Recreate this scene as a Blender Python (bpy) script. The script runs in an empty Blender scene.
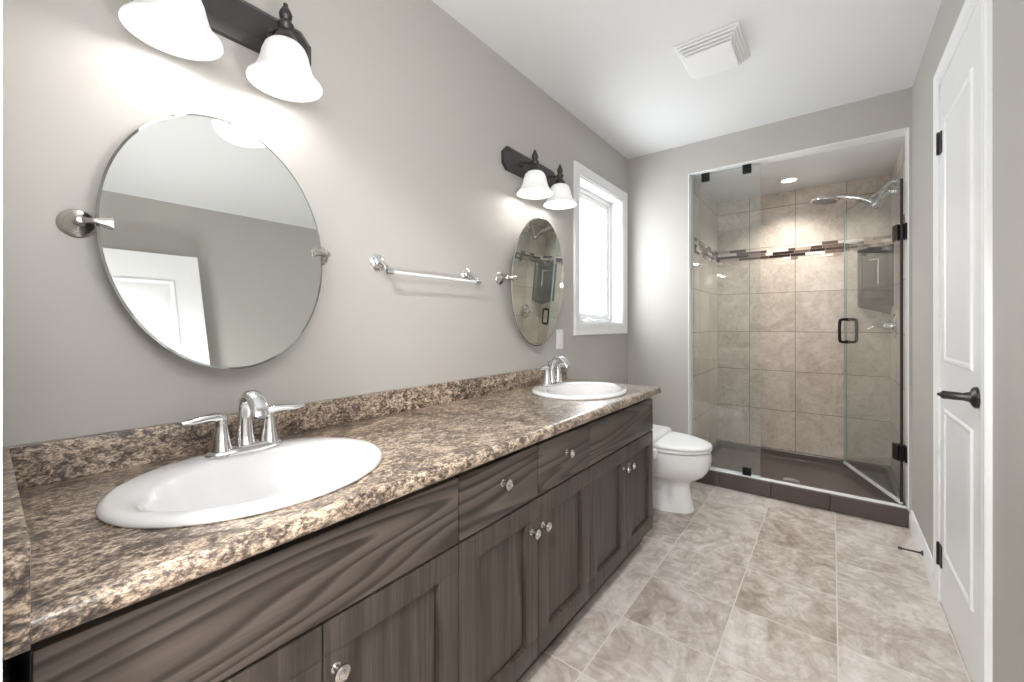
import bpy, bmesh, math, random
from mathutils import Vector, Matrix, noise as mnoise
random.seed(7)
S = bpy.context.scene
COL = S.collection
PI = math.pi
R = math.radians

# ------------------------------------------------------------------ camera, world, exposure
CAMX, CAMZ, FPX, YAW, PPY = 1.278, 1.1287, 412.21, 0.6596, 324.67
cd = bpy.data.cameras.new('camera')
cam = bpy.data.objects.new('camera', cd)
COL.objects.link(cam)
cam.location = (CAMX, 0, CAMZ)
cam.rotation_euler = (PI/2, 0, YAW)
cd.sensor_fit = 'HORIZONTAL'
cd.sensor_width = 36
cd.lens = FPX/1024*36
cd.shift_y = (PPY-341)/1024
cd.clip_start = 0.02
S.camera = cam

S.view_settings.view_transform = 'Standard'
S.view_settings.look = 'None'
S.view_settings.gamma = 1
S.view_settings.use_curve_mapping = False
S.view_settings.exposure = 0.98
S.cycles.use_denoising = True

w = bpy.data.worlds.new('overcast_sky')
S.world = w
w.use_nodes = True
bgn = w.node_tree.nodes['Background']
bgn.inputs[0].default_value = (0.93, 0.97, 1.0, 1)
bgn.inputs[1].default_value = 6.6

def light(name, kind, loc, power, rot=(0, 0, 0), color=(1, 1, 1), **kw):
    l = bpy.data.lights.new(name, kind)
    l.energy = power
    l.color = color
    for k, v in kw.items():
        setattr(l, k, v)
    o = bpy.data.objects.new(name, l)
    o.location = loc
    o.rotation_euler = rot
    COL.objects.link(o)
    return o

# sampling portal at the window for the daylight of the sky; fill light of the added hallway lamp
portal = light('window_portal', 'AREA', (-0.16, 2.69, 1.61), 1, rot=(0, R(-90), 0), shape='RECTANGLE', size=1.0, size_y=0.72)
portal.data.cycles.is_portal = True
light('hall_fill_light', 'AREA', (1.25, -0.75, 2.33), 40, rot=(0, 0, 0), color=(1, .99, .975), shape='DISK', size=0.30)

# fill lights added near the camera: one bounced off the ceiling, two aimed inward
light('bounced_fill', 'AREA', (1.15, 0.35, 0.95), 6.4, rot=(R(165), 0, 0), color=(.97, .985, 1), shape='DISK', size=0.20)
light('soft_fill', 'AREA', (1.25, 0.02, 1.50), 3.2, rot=(R(84), 0, R(70)), color=(.97, .985, 1), shape='DISK', size=0.36)
light('doorway_fill', 'AREA', (1.20, -0.55, 1.55), 2.2, rot=(R(84), 0, R(10)), color=(.97, .985, 1), shape='DISK', size=0.36)

# ------------------------------------------------------------------ material helpers
def mat(name):
    m = bpy.data.materials.new(name)
    m.use_nodes = True
    nt = m.node_tree
    b = nt.nodes['Principled BSDF']
    return m, nt, b

def simple(name, col, rough=.5, metal=0.0, spec=.5, coat=0.0):
    m, nt, b = mat(name)
    b.inputs['Base Color'].default_value = (*col, 1)
    b.inputs['Roughness'].default_value = rough
    b.inputs['Metallic'].default_value = metal
    b.inputs['Specular IOR Level'].default_value = spec
    b.inputs['Coat Weight'].default_value = coat
    return m

class NT:
    def __init__(s, nt): s.nt = nt
    def n(s, t, **kw):
        x = s.nt.nodes.new(t)
        for k, v in kw.items():
            setattr(x, k, v)
        return x
    def l(s, a, b): s.nt.links.new(a, b)
    def val(s, sock, v):
        if isinstance(v, (int, float)):
            sock.default_value = v
        elif isinstance(v, tuple):
            sock.default_value = v
        else:
            s.l(v, sock)
    def m(s, op, a, b=None, c=None, clamp=False):
        x = s.n('ShaderNodeMath', operation=op, use_clamp=clamp)
        s.val(x.inputs[0], a)
        if b is not None: s.val(x.inputs[1], b)
        if c is not None: s.val(x.inputs[2], c)
        return x.outputs[0]
    def ramp(s, f, stops, interp='LINEAR'):
        x = s.n('ShaderNodeValToRGB')
        cr = x.color_ramp
        cr.interpolation = interp
        while len(cr.elements) < len(stops):
            cr.elements.new(0.5)
        for e, (p, c) in zip(cr.elements, stops):
            e.position = p
            e.color = (*c, 1) if len(c) == 3 else c
        s.val(x.inputs[0], f)
        return x.outputs[0]
    def mix(s, f, a, b, blend='MIX'):
        x = s.n('ShaderNodeMix', data_type='RGBA', blend_type=blend)
        s.val(x.inputs[0], f)
        s.val(x.inputs[6], a if not (isinstance(a, tuple) and len(a) == 3) else (*a, 1))
        s.val(x.inputs[7], b if not (isinstance(b, tuple) and len(b) == 3) else (*b, 1))
        return x.outputs[2]
    def noise(s, vec, scale, detail=4, rough=.5, dist=0.0):
        x = s.n('ShaderNodeTexNoise')
        s.val(x.inputs['Vector'], vec)
        x.inputs['Scale'].default_value = scale
        x.inputs['Detail'].default_value = detail
        x.inputs['Roughness'].default_value = rough
        x.inputs['Distortion'].default_value = dist
        return x.outputs['Fac']
    def map(s, vec, scale=(1, 1, 1), loc=(0, 0, 0), rot=(0, 0, 0)):
        x = s.n('ShaderNodeMapping')
        s.val(x.inputs[0], vec)
        x.inputs['Scale'].default_value = scale
        x.inputs['Location'].default_value = loc
        x.inputs['Rotation'].default_value = rot
        return x.outputs[0]
    def bump(s, h, strength, dist=.002):
        x = s.n('ShaderNodeBump')
        x.inputs['Strength'].default_value = strength
        x.inputs['Distance'].default_value = dist
        s.val(x.inputs['Height'], h)
        return x.outputs[0]

def srgb(r, g, b):
    f = lambda c: c/255/12.92 if c/255 <= .04045 else ((c/255+.055)/1.055)**2.4
    return (f(r), f(g), f(b))

def paint(name, col, rough=.6, bump=.08):
    m, nt, b = mat(name)
    q = NT(nt)
    tc = q.n('ShaderNodeTexCoord').outputs['Object']
    n1 = q.noise(tc, 260, 3)
    n2 = q.noise(tc, 2.5, 2)
    q.l(q.mix(q.m('MULTIPLY', n2, .12), col, tuple(c*.93 for c in col)), b.inputs['Base Color'])
    q.l(q.bump(n1, bump, .0008), b.inputs['Normal'])
    b.inputs['Roughness'].default_value = rough
    b.inputs['Specular IOR Level'].default_value = .3
    return m

def tile_mat(name, ax, org, pitch, grout_w, cols, grout, rough=.35, scale=1.0, spec=.5, calm=0, lift=0.0):
    """square tiles laid on two axes; every tile gets its own vein offset and tone"""
    m, nt, b = mat(name)
    q = NT(nt)
    tc = q.n('ShaderNodeTexCoord').outputs['Object']
    sx = q.n('ShaderNodeSeparateXYZ')
    q.l(tc, sx.inputs[0])
    u = q.m('DIVIDE', q.m('SUBTRACT', sx.outputs[ax[0]], org[0]), pitch[0])
    w_ = sx.outputs[ax[1]]
    if lift:        # the courses above the mosaic band start afresh
        w_ = q.m('SUBTRACT', w_, q.m('MULTIPLY', q.m('GREATER_THAN', w_, 1.72), lift))
    v = q.m('DIVIDE', q.m('SUBTRACT', w_, org[1]), pitch[1])
    fu, fv = q.m('FRACT', u), q.m('FRACT', v)
    du = q.m('MULTIPLY', q.m('MINIMUM', fu, q.m('SUBTRACT', 1.0, fu)), pitch[0])
    dv = q.m('MULTIPLY', q.m('MINIMUM', fv, q.m('SUBTRACT', 1.0, fv)), pitch[1])
    d = q.m('MINIMUM', du, dv)
    mask = q.m('LESS_THAN', d, grout_w/2)
    iu, iv = q.m('FLOOR', u), q.m('FLOOR', v)
    cmb = q.n('ShaderNodeCombineXYZ')
    q.l(iu, cmb.inputs[0]); q.l(iv, cmb.inputs[1])
    wn = q.n('ShaderNodeTexWhiteNoise', noise_dimensions='3D')
    q.l(cmb.outputs[0], wn.inputs['Vector'])
    off = q.n('ShaderNodeVectorMath', operation='MULTIPLY_ADD')
    q.l(wn.outputs['Color'], off.inputs[0])
    off.inputs[1].default_value = (9, 9, 9)
    q.l(tc, off.inputs[2])
    p = off.outputs[0]
    n1 = q.noise(q.map(p, (1, .62, 1), rot=(0, 0, .5)), 4.2*scale, 2 if calm else 6, .62, .5 if calm else 1.9)
    n2 = q.noise(p, 9*scale, 2 if calm else 5, .55, .4 if calm else 2.6)
    n3 = q.noise(p, 55*scale, 3, .6)
    f = q.m('ADD', q.m('MULTIPLY', n1, .62), q.m('MULTIPLY', n2, .38))
    f = q.m('ADD', f, q.m('MULTIPLY', q.m('SUBTRACT', n3, .5), 0.0 if calm else .10))
    f = q.m('ADD', f, q.m('MULTIPLY', q.m('SUBTRACT', wn.outputs['Value'], .5), .10))
    c = q.ramp(f, [(.30, cols[0]), (.45, cols[1]), (.56, cols[2]), (.72, cols[3])])
    # thin darker veins
    vein = q.m('ABSOLUTE', q.m('SUBTRACT', n2, .5))
    vm = q.m('MULTIPLY', q.m('LESS_THAN', vein, .012), 0.0 if calm else .22)
    c = q.mix(vm, c, cols[0])
    q.l(q.mix(mask, c, grout), b.inputs['Base Color'])
    rg = q.m('ADD', rough, q.m('MULTIPLY', mask, .4))
    q.l(q.m('ADD', rg, q.m('MULTIPLY', q.m('SUBTRACT', n3, .5), 0.0 if calm else .12)), b.inputs['Roughness'])
    h = q.m('SUBTRACT', q.m('MULTIPLY', n2, 0.0 if calm else .25), q.m('MULTIPLY', mask, 1.0))
    q.l(q.bump(h, .35, .0015), b.inputs['Normal'])
    b.inputs['Specular IOR Level'].default_value = spec
    return m

def wood_mat(name, along):
    m, nt, b = mat(name)
    q = NT(nt)
    tc = q.n('ShaderNodeTexCoord').outputs['Object']
    rnd = q.n('ShaderNodeObjectInfo').outputs['Random']
    cmb = q.n('ShaderNodeCombineXYZ')
    for i in range(3):
        q.l(q.m('MULTIPLY', rnd, 3.7*(i+1)), cmb.inputs[i])
    ad = q.n('ShaderNodeVectorMath', operation='ADD')
    q.l(tc, ad.inputs[0]); q.l(cmb.outputs[0], ad.inputs[1])
    p = ad.outputs[0]
    sc = {'y': (1, .55, 5.0), 'z': (1, 6.5, .38)}[along]
    n1 = q.noise(q.map(p, sc), 1.15, 1.6, .4, .25)
    rings = q.m('FRACT', q.m('MULTIPLY', n1, {'y': 16.0, 'z': 11.0}[along]))
    line = q.ramp(rings, [(0, (.10,)*3), (.10, (-.0,)*3), (.34, (.62,)*3), (.85, (1,)*3), (1, (.10,)*3)])
    sc2 = {'y': (1, 5, 230), 'z': (1, 230, 5)}[along]
    fib = q.noise(q.map(p, sc2), 1.0, 3, .6)
    big = q.noise(q.map(p, {'y': (1, 1.5, 9), 'z': (1, 9, 1.5)}[along]), 1.0, 2, .5)
    f = q.m('ADD', q.m('MULTIPLY', line, {'y': .50, 'z': .18}[along]), q.m('MULTIPLY', fib, {'y': .32, 'z': .58}[along]))
    f = q.m('ADD', f, q.m('MULTIPLY', big, .30))
    c = q.ramp(f, [(.18, srgb(36, 31, 28)), (.45, srgb(62, 54, 49)), (.66, srgb(82, 73, 66)), (.9, srgb(101, 90, 82))])
    q.l(c, b.inputs['Base Color'])
    b.inputs['Roughness'].default_value = .38
    q.l(q.bump(q.m('ADD', q.m('MULTIPLY', fib, .5), q.m('MULTIPLY', line, .4)), .18, .001), b.inputs['Normal'])
    return m

def laminate_mat(name):
    m, nt, b = mat(name)
    q = NT(nt)
    tc = q.n('ShaderNodeTexCoord').outputs['Object']
    p = q.map(tc, (1.35, .85, 1.35), rot=(0, 0, R(-18)))
    n1 = q.noise(p, 33, 8, .70, .9)
    n2 = q.noise(p, 120, 6, .65, .6)
    n3 = q.noise(q.map(tc, (1, 1, 1)), 7, 3, .5, .5)
    n4 = q.noise(p, 300, 3, .6)
    f = q.m('ADD', q.m('MULTIPLY', n1, .46), q.m('MULTIPLY', n2, .40))
    f = q.m('ADD', f, q.m('MULTIPLY', n3, .14))
    f = q.m('ADD', f, q.m('MULTIPLY', q.m('SUBTRACT', n4, .5), .15))
    c = q.ramp(f, [(.39, srgb(34, 28, 26)), (.435, srgb(62, 52, 46)), (.475, srgb(98, 84, 74)), (.51, srgb(142, 124, 108)),
                   (.545, srgb(190, 170, 148)), (.60, srgb(212, 197, 178))])
    vo = q.n('ShaderNodeTexVoronoi')
    q.l(p, vo.inputs['Vector']); vo.inputs['Scale'].default_value = 130
    fleck = q.m('MULTIPLY', q.m('LESS_THAN', vo.outputs['Distance'], .25), q.m('GREATER_THAN', n1, .50))
    c = q.mix(q.m('MULTIPLY', fleck, .55), c, srgb(96, 90, 87))
    q.l(c, b.inputs['Base Color'])
    b.inputs['Roughness'].default_value = .34
    b.inputs['Coat Weight'].default_value = .6
    b.inputs['Coat Roughness'].default_value = .30
    q.l(q.bump(n2, .06, .001), b.inputs['Normal'])
    return m

def glass_mat(name, tint, f0=.04, extra=0.0, veil=0.0):
    m = bpy.data.materials.new(name)
    m.use_nodes = True
    nt = m.node_tree
    nt.nodes.clear()
    q = NT(nt)
    out = q.n('ShaderNodeOutputMaterial')
    tr = q.n('ShaderNodeBsdfTransparent'); tr.inputs[0].default_value = (*tint, 1)
    gl = q.n('ShaderNodeBsdfGlossy'); gl.inputs['Roughness'].default_value = 0.0
    lw = q.n('ShaderNodeLayerWeight'); lw.inputs[0].default_value = .5
    fr = q.m('ADD', q.m('MULTIPLY', q.m('POWER', lw.outputs['Facing'], 5.0), 1-f0), f0+extra, clamp=True)
    mx = q.n('ShaderNodeMixShader')
    q.l(fr, mx.inputs[0]); q.l(tr.outputs[0], mx.inputs[1]); q.l(gl.outputs[0], mx.inputs[2])
    if veil:  # pale diffuse veil standing in for room light reflected in the glass
        df = q.n('ShaderNodeBsdfDiffuse'); df.inputs[0].default_value = (.80, .84, .83, 1)
        m2 = q.n('ShaderNodeMixShader'); m2.inputs[0].default_value = veil
        q.l(mx.outputs[0], m2.inputs[1]); q.l(df.outputs[0], m2.inputs[2])
        mx = m2
    q.l(mx.outputs[0], out.inputs[0])
    return m

def emit_mat(name, col, strength, base=(.9, .9, .9)):
    m, nt, b = mat(name)
    b.inputs['Base Color'].default_value = (*base, 1)
    b.inputs['Emission Color'].default_value = (*col, 1)
    b.inputs['Emission Strength'].default_value = strength
    b.inputs['Roughness'].default_value = .3
    return m

M = {}
M['wall'] = paint('greige_wall_paint', (.475, .452, .424))
M['ceiling'] = paint('white_ceiling_paint', (.74, .74, .74), .8)
M['trim'] = simple('white_trim_paint', (.86, .86, .86), .35)
M['floor'] = tile_mat('beige_floor_tile', (0, 1), (.639, 1.195), (.328, .3265), .0045,
                      [srgb(136, 121, 110), srgb(178, 166, 157), srgb(202, 194, 187), srgb(221, 216, 211)], srgb(210, 204, 196), .33)
wt = [srgb(176, 162, 149), srgb(194, 182, 170), srgb(206, 195, 184), srgb(219, 210, 201)]
M['tile_xz'] = tile_mat('beige_shower_tile_back', (0, 2), (1.044, .095), (.325, .325), .004, wt, srgb(120, 108, 98), .28, .9, lift=.06)
M['tile_yz'] = tile_mat('beige_shower_tile_side', (1, 2), (4.06, .095), (.325, .325), .004, wt, srgb(120, 108, 98), .28, .5, .5, 1, .06)
M['wood_h'] = wood_mat('dark_stained_oak_horizontal', 'y')
M['wood_v'] = wood_mat('dark_stained_oak_vertical', 'z')
M['toe'] = simple('toe_kick_board', srgb(70, 62, 56), .55)
M['inside'] = simple('cabinet_interior', srgb(46, 41, 38), .7)
M['laminate'] = laminate_mat('brown_granite_laminate')
M['porcelain'] = simple('white_porcelain', (.77, .77, .77), .08, coat=.3)
M['plastic'] = simple('white_plastic', (.84, .84, .84), .3)
M['chrome'] = simple('polished_chrome', (.74, .75, .76), .07, 1.0)
M['nickel'] = simple('satin_nickel', (.62, .60, .57), .24, 1.0)
M['bronze'] = simple('oil_rubbed_bronze', (.065, .060, .060), .34, .6)
M['black'] = simple('matte_black_metal', (.014, .014, .015), .35, .6)
M['pewter'] = simple('dark_pewter', (.07, .068, .066), .38, .9)
M['mirror'] = simple('silvered_mirror', (.83, .85, .835), .0, 1.0)
M['mirror_edge'] = simple('bevelled_mirror_edge', (.45, .48, .47), .08, 1.0)
M['glass'] = glass_mat('clear_shower_glass', (.950, .968, .962), .045, .02, .035)
M['glass_edge'] = simple('glass_edge', (.40, .52, .50), .15)
M['pane'] = glass_mat('window_glass', (.97, .98, .98), .04)
M['seal'] = simple('clear_vinyl_seal', (.72, .74, .73), .3)
M['gasket'] = simple('dark_gasket', (.02, .02, .02), .5)
M['pan'] = paint('charcoal_shower_tray', srgb(88, 78, 74), .30, .05)
M['caddy'] = simple('dark_gloss_caddy', srgb(28, 26, 26), .20)
M['shade'] = emit_mat('frosted_lamp_glass', (1, .99, .97), .14, (.80, .80, .79))
M['bulb'] = emit_mat('lamp_bulb', (1, .97, .92), 7)
M['lens'] = emit_mat('ceiling_lamp_diffuser', (1, .98, .95), 6)
M['white_bar'] = simple('white_gloss_rail', (.76, .76, .76), .12)
def mosaic_mat():
    m, nt, b = mat('stick_mosaic')
    q = NT(nt)
    ri = q.n('ShaderNodeNewGeometry').outputs['Random Per Island']
    c = q.ramp(ri, [(0, srgb(52, 41, 38)), (.24, srgb(84, 68, 61)), (.42, srgb(128, 110, 99)), (.56, srgb(176, 158, 144)),
                    (.70, srgb(214, 202, 190)), (.84, srgb(226, 220, 212)), (.93, srgb(104, 90, 82))], 'CONSTANT')
    q.l(c, b.inputs['Base Color'])
    b.inputs['Roughness'].default_value = .15
    return m
M['mosaic'] = mosaic_mat()

# ------------------------------------------------------------------ object helpers
def root_loc(o):
    v = Vector((0, 0, 0))
    while o is not None:
        v += o.location
        o = o.parent
    return v

def thing(name, label, cat, loc=(0, 0, 0), group=None):
    o = bpy.data.objects.new(name, None)
    o.empty_display_size = .05
    o.location = loc
    COL.objects.link(o)
    o['label'] = label
    o['category'] = cat
    if group: o['group'] = group
    return o

def build(name, bm, material, parent=None, smooth=40, label=None, recalc=True):
    """links one mesh object; vertices are authored in world space for a parent without rotation"""
    if recalc:
        bmesh.ops.recalc_face_normals(bm, faces=bm.faces[:])
    me = bpy.data.meshes.new(name)
    if parent is not None:
        off = root_loc(parent)
        bmesh.ops.translate(bm, verts=bm.verts[:], vec=-off)
    bm.to_mesh(me)
    bm.free()
    for mm in (material if isinstance(material, (list, tuple)) else [material]):
        me.materials.append(mm)
    if smooth:
        for p in me.polygons:
            p.use_smooth = True
        me.set_sharp_from_angle(angle=R(smooth))
    o = bpy.data.objects.new(name, me)
    COL.objects.link(o)
    if parent is not None:
        o.parent = parent
    if label: o['label'] = label
    return o

def struct(name, bm, material, parent=None, smooth=40):
    o = build(name, bm, material, parent, smooth)
    o['kind'] = 'structure'
    return o

def tag(o, label, cat, group=None):
    o['label'] = label
    o['category'] = cat
    if group: o['group'] = group
    return o

def dup(root, loc):
    r = root.copy()
    COL.objects.link(r)
    r.location = loc
    for ch in list(root.children):
        c = ch.copy(); COL.objects.link(c); c.parent = r
        for g in ch.children:
            d = g.copy(); COL.objects.link(d); d.parent = c
    return r

def BM(): return bmesh.new()

def box(bm, x0, x1, y0, y1, z0, z1, bev=0.0, seg=2, mi=0):
    vs = [bm.verts.new((x, y, z)) for x in (x0, x1) for y in (y0, y1) for z in (z0, z1)]
    fs = []
    for idx in ((0, 1, 3, 2), (4, 6, 7, 5), (0, 4, 5, 1), (2, 3, 7, 6), (0, 2, 6, 4), (1, 5, 7, 3)):
        f = bm.faces.new([vs[i] for i in idx])
        f.material_index = mi
        fs.append(f)
    if bev:
        es = list({e for f in fs for e in f.edges})
        bmesh.ops.bevel(bm, geom=es, offset=bev, segments=seg, affect='EDGES', profile=.6)
    return fs

def loft(bm, rings, cap0=True, cap1=True, closed=True, mi=0):
    vr = [[bm.verts.new(p) for p in r] for r in rings]
    n = len(vr[0])
    for a, b in zip(vr, vr[1:]):
        for i in range(n if closed else n-1):
            j = (i+1) % n
            f = bm.faces.new((a[i], a[j], b[j], b[i]))
            f.material_index = mi
    if cap0:
        f = bm.faces.new(vr[0][::-1]); f.material_index = mi
    if cap1:
        f = bm.faces.new(vr[-1]); f.material_index = mi
    return vr

def basis(d):
    d = Vector(d).normalized()
    up = Vector((0, 0, 1)) if abs(d.z) < .95 else Vector((0, 1, 0))
    a = up.cross(d).normalized()
    return a, d.cross(a).normalized(), d

def lathe(bm, prof, origin, axis=(0, 0, 1), seg=28, cap0=True, cap1=True, mi=0):
    """prof: (radius, height along axis)"""
    a, b, d = basis(axis)
    o = Vector(origin)
    rings = []
    for r, h in prof:
        r = max(r, 1e-5)
        rings.append([o+d*h+(a*math.cos(2*PI*i/seg)+b*math.sin(2*PI*i/seg))*r for i in range(seg)])
    return loft(bm, rings, cap0, cap1, mi=mi)

def spline(pts, sub=6):
    P = [Vector(p) for p in pts]
    out = []
    for i in range(len(P)-1):
        p0, p1, p2, p3 = P[max(i-1, 0)], P[i], P[i+1], P[min(i+2, len(P)-1)]
        for k in range(sub):
            t = k/sub
            out.append(.5*((2*p1)+(p2-p0)*t+(2*p0-5*p1+4*p2-p3)*t*t+(3*p1-p0-3*p2+p3)*t**3))
    out.append(P[-1])
    return out

def tube(bm, pts, rad, seg=14, sub=6, flat=None, side=None, mi=0):
    """swept tube; rad is a number or one value per control point; flat squashes the second axis"""
    n = len(pts)
    if not isinstance(rad, (list, tuple)): rad = [rad]*n
    if flat is None: flat = [1]*n
    elif not isinstance(flat, (list, tuple)): flat = [flat]*n
    C = spline(pts, sub) if sub > 1 else [Vector(p) for p in pts]
    RR = [v.x for v in spline([(r, 0, 0) for r in rad], sub)] if sub > 1 else rad
    FF = [v.x for v in spline([(r, 0, 0) for r in flat], sub)] if sub > 1 else flat
    rings = []
    pa = None
    for i, c in enumerate(C):
        d = (C[min(i+1, len(C)-1)]-C[max(i-1, 0)]).normalized()
        if pa is None:
            a = Vector(side).normalized() if side else basis(d)[0]
        else:
            a = pa
        a = (a-d*a.dot(d)).normalized()
        b = d.cross(a).normalized()
        pa = a
        rings.append([c+(a*math.cos(2*PI*k/seg)+b*math.sin(2*PI*k/seg)*FF[i])*RR[i] for k in range(seg)])
    return loft(bm, rings, mi=mi)

def ellipse(cx, cy, rx, ry, z, n=64, p=2.0):
    out = []
    for i in range(n):
        t = 2*PI*i/n
        c, s = math.cos(t), math.sin(t)
        out.append(Vector((cx+rx*math.copysign(abs(c)**(2/p), c), cy+ry*math.copysign(abs(s)**(2/p), s), z)))
    return out

def prism(bm, poly, vec, mi=0):
    a = [Vector(p) for p in poly]
    b = [p+Vector(vec) for p in a]
    return loft(bm, [a, b], mi=mi)

# ------------------------------------------------------------------ room constants
W, D, H = 1.63, 3.151, 2.44
HD = 2.2216            # underside of the shower header
XO, XP = .456, 1.616   # shower opening
SB = 4.06              # shower back wall
NEAR = .013            # face of the wall beside the camera

# floor and ceilings
bm = BM(); box(bm, -.12, 2.5, -1.7, 4.3, -.06, 0); struct('floor', bm, M['floor'])
bm = BM(); box(bm, -.12, 2.5, -1.7, 3.4, H, H+.06); struct('ceiling', bm, M['ceiling'])
bm = BM(); box(bm, .30, 1.80, 3.26, 4.3, HD, HD+.06); struct('ceiling_shower', bm, M['ceiling'])

# left wall with the window hole
WY0, WY1, WZ0, WZ1 = 2.348, 3.035, 1.132, 2.085
bm = BM()
box(bm, -.14, 0, -1.7, WY0, 0, H); box(bm, -.14, 0, WY1, 3.4, 0, H)
box(bm, -.14, 0, WY0, WY1, 0, WZ0); box(bm, -.14, 0, WY0, WY1, WZ1, H)
struct('wall_left', bm, M['wall'])
# back wall with the shower opening
bm = BM()
box(bm, 0, XO, D, D+.11, 0, H); box(bm, XO, W, D, D+.11, HD, H); box(bm, XP, W, D, D+.11, 0, HD)
struct('wall_back', bm, M['wall'])
# right wall with the closet door hole
DY0, DY1, DZ = 1.785, 2.392, 2.10
bm = BM()
box(bm, W, W+.12, NEAR, DY0, 0, H); box(bm, W, W+.12, DY1, 4.3, 0, H); box(bm, W, W+.12, DY0, DY1, DZ, H)
struct('wall_right', bm, M['wall'])
# wall beside the camera with the entry doorway
bm = BM()
box(bm, 0, .625, NEAR-.12, NEAR, 0, H); box(bm, .625, 1.535, NEAR-.12, NEAR, 2.08, H); box(bm, 1.535, W+.12, NEAR-.12, NEAR, 0, H)
struct('wall_near', bm, M['wall'])
bm = BM()
box(bm, .625, .645, NEAR-.12, NEAR, 0, 2.08); box(bm, 1.515, 1.535, NEAR-.12, NEAR, 0, 2.08); box(bm, .645, 1.515, NEAR-.12, NEAR, 2.06, 2.08)
struct('trim_1', bm, M['trim'])
# hallway behind the camera
bm = BM(); box(bm, 0, 2.4, -1.7, -1.6, 0, H); struct('wall_hall_end', bm, M['wall'])
bm = BM(); box(bm, 2.4, 2.5, -1.7, NEAR-.12, 0, H); struct('wall_hall_right', bm, M['wall'])
bm = BM(); box(bm, W+.12, 2.4, NEAR-.12, NEAR, 0, H); struct('wall_hall_near', bm, M['wall'])

# shower walls
bm = BM(); box(bm, .30, 1.74, SB, SB+.1, 0, HD); struct('wall_shower_back', bm, M['tile_xz'])
bm = BM(); box(bm, .36, .470, D+.11, SB, 0, HD); struct('wall_shower_left', bm, M['tile_yz'])
bm = BM(); box(bm, 1.618, W, D+.11, SB, 0, HD); struct('wall_shower_right', bm, M['tile_yz'])

bm = BM()
box(bm, XO-.001, XO+.004, D-.0005, 3.262, .101, HD); box(bm, XP-.004, XP+.001, D-.0005, 3.262, .101, HD)
box(bm, XO+.004, XP-.004, D-.0005, 3.262, HD-.004, HD+.001)
struct('trim_5', bm, M['trim'])

# mosaic bands: staggered glass and stone sticks
def mosaic(bm, length, put):
    rows, z0, h = 5, 1.662, .0235
    for r in range(rows):
        s = -random.uniform(0, .1)
        while s < length:
            L = random.choice((.05, .075, .10, .125, .15))
            a, b = max(s, 0)+.001, min(s+L, length)-.001
            if b-a > .008 and not (r in (0, rows-1) and random.random() < .34):
                put(bm, a, b, z0+r*h+.001, z0+(r+1)*h-.001, random.uniform(.0025, .004))
            s += L
bm = BM(); mosaic(bm, 1.618-.470, lambda b_, a, c, z0, z1, t: box(b_, .470+a, .470+c, SB-t, SB, z0, z1)); struct('trim_2', bm, M['mosaic'], smooth=0)
bm = BM(); mosaic(bm, SB-D-.12, lambda b_, a, c, z0, z1, t: box(b_, .470, .470+t, SB-c-.004, SB-a-.004, z0, z1)); struct('trim_3', bm, M['mosaic'], smooth=0)
bm = BM(); mosaic(bm, SB-D-.12, lambda b_, a, c, z0, z1, t: box(b_, 1.618-t, 1.618, SB-c-.004, SB-a-.004, z0, z1)); struct('trim_4', bm, M['mosaic'], smooth=0)

# baseboards
def baseboard_profile(h):
    return [(0, 0), (.014, 0), (.014, h*.72), (.010, h*.80), (.010, h*.90), (.004, h), (0, h)]
bm = BM()
prism(bm, [(W-t, DY1+.085, z) for t, z in baseboard_profile(.105)], (0, D-DY1-.085, 0)); struct('baseboard_right', bm, M['trim'])
bm = BM()
prism(bm, [(W-t, .80, z) for t, z in baseboard_profile(.105)], (0, DY0-.08-.80, 0)); struct('baseboard_right_near', bm, M['trim'])
bm = BM()
prism(bm, [(.0, D-t, z) for t, z in baseboard_profile(.105)], (XO, 0, 0)); struct('baseboard_back', bm, M['trim'])

# ------------------------------------------------------------------ window
def frame_boxes(bm, ax, lo, y0, y1, z0, z1, w, hi, bev=.003):
    for (a, b, c, d) in ((y0, y1, z1-w, z1), (y0, y1, z0, z0+w), (y0, y0+w, z0+w, z1-w), (y1-w, y1, z0+w, z1-w)):
        if ax == 'x': box(bm, lo, hi, a, b, c, d, bev)
        else: box(bm, a, b, lo, hi, c, d, bev)

def casing_frame(bm, cy0, cy1, cz0, cz1, w, fx, sgn, bottom=True):
    """mitred moulded casing: lofted profile around the opening; fx wall face, sgn direction into the room"""
    prof = [(0, 0), (0, .008), (.010, .010), (.018, .008), (w*.55, .010), (w*.72, .014), (w*.94, .015), (w, .011), (w, 0)]
    corners = [(cy0, cz0, -1, -1), (cy0, cz1, -1, 1), (cy1, cz1, 1, 1), (cy1, cz0, 1, -1)]
    rings = []
    for (y, z, sy, sz) in corners:
        if not bottom and sz < 0:
            rings.append([Vector((fx+sgn*t, y+sy*o, z)) for o, t in prof])
        else:
            rings.append([Vector((fx+sgn*t, y+sy*o, z+sz*o)) for o, t in prof])
    if bottom:
        loft(bm, rings+[rings[0]], cap0=False, cap1=False)
        bmesh.ops.remove_doubles(bm, verts=bm.verts[:], dist=1e-5)
    else:
        loft(bm, rings)

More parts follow.
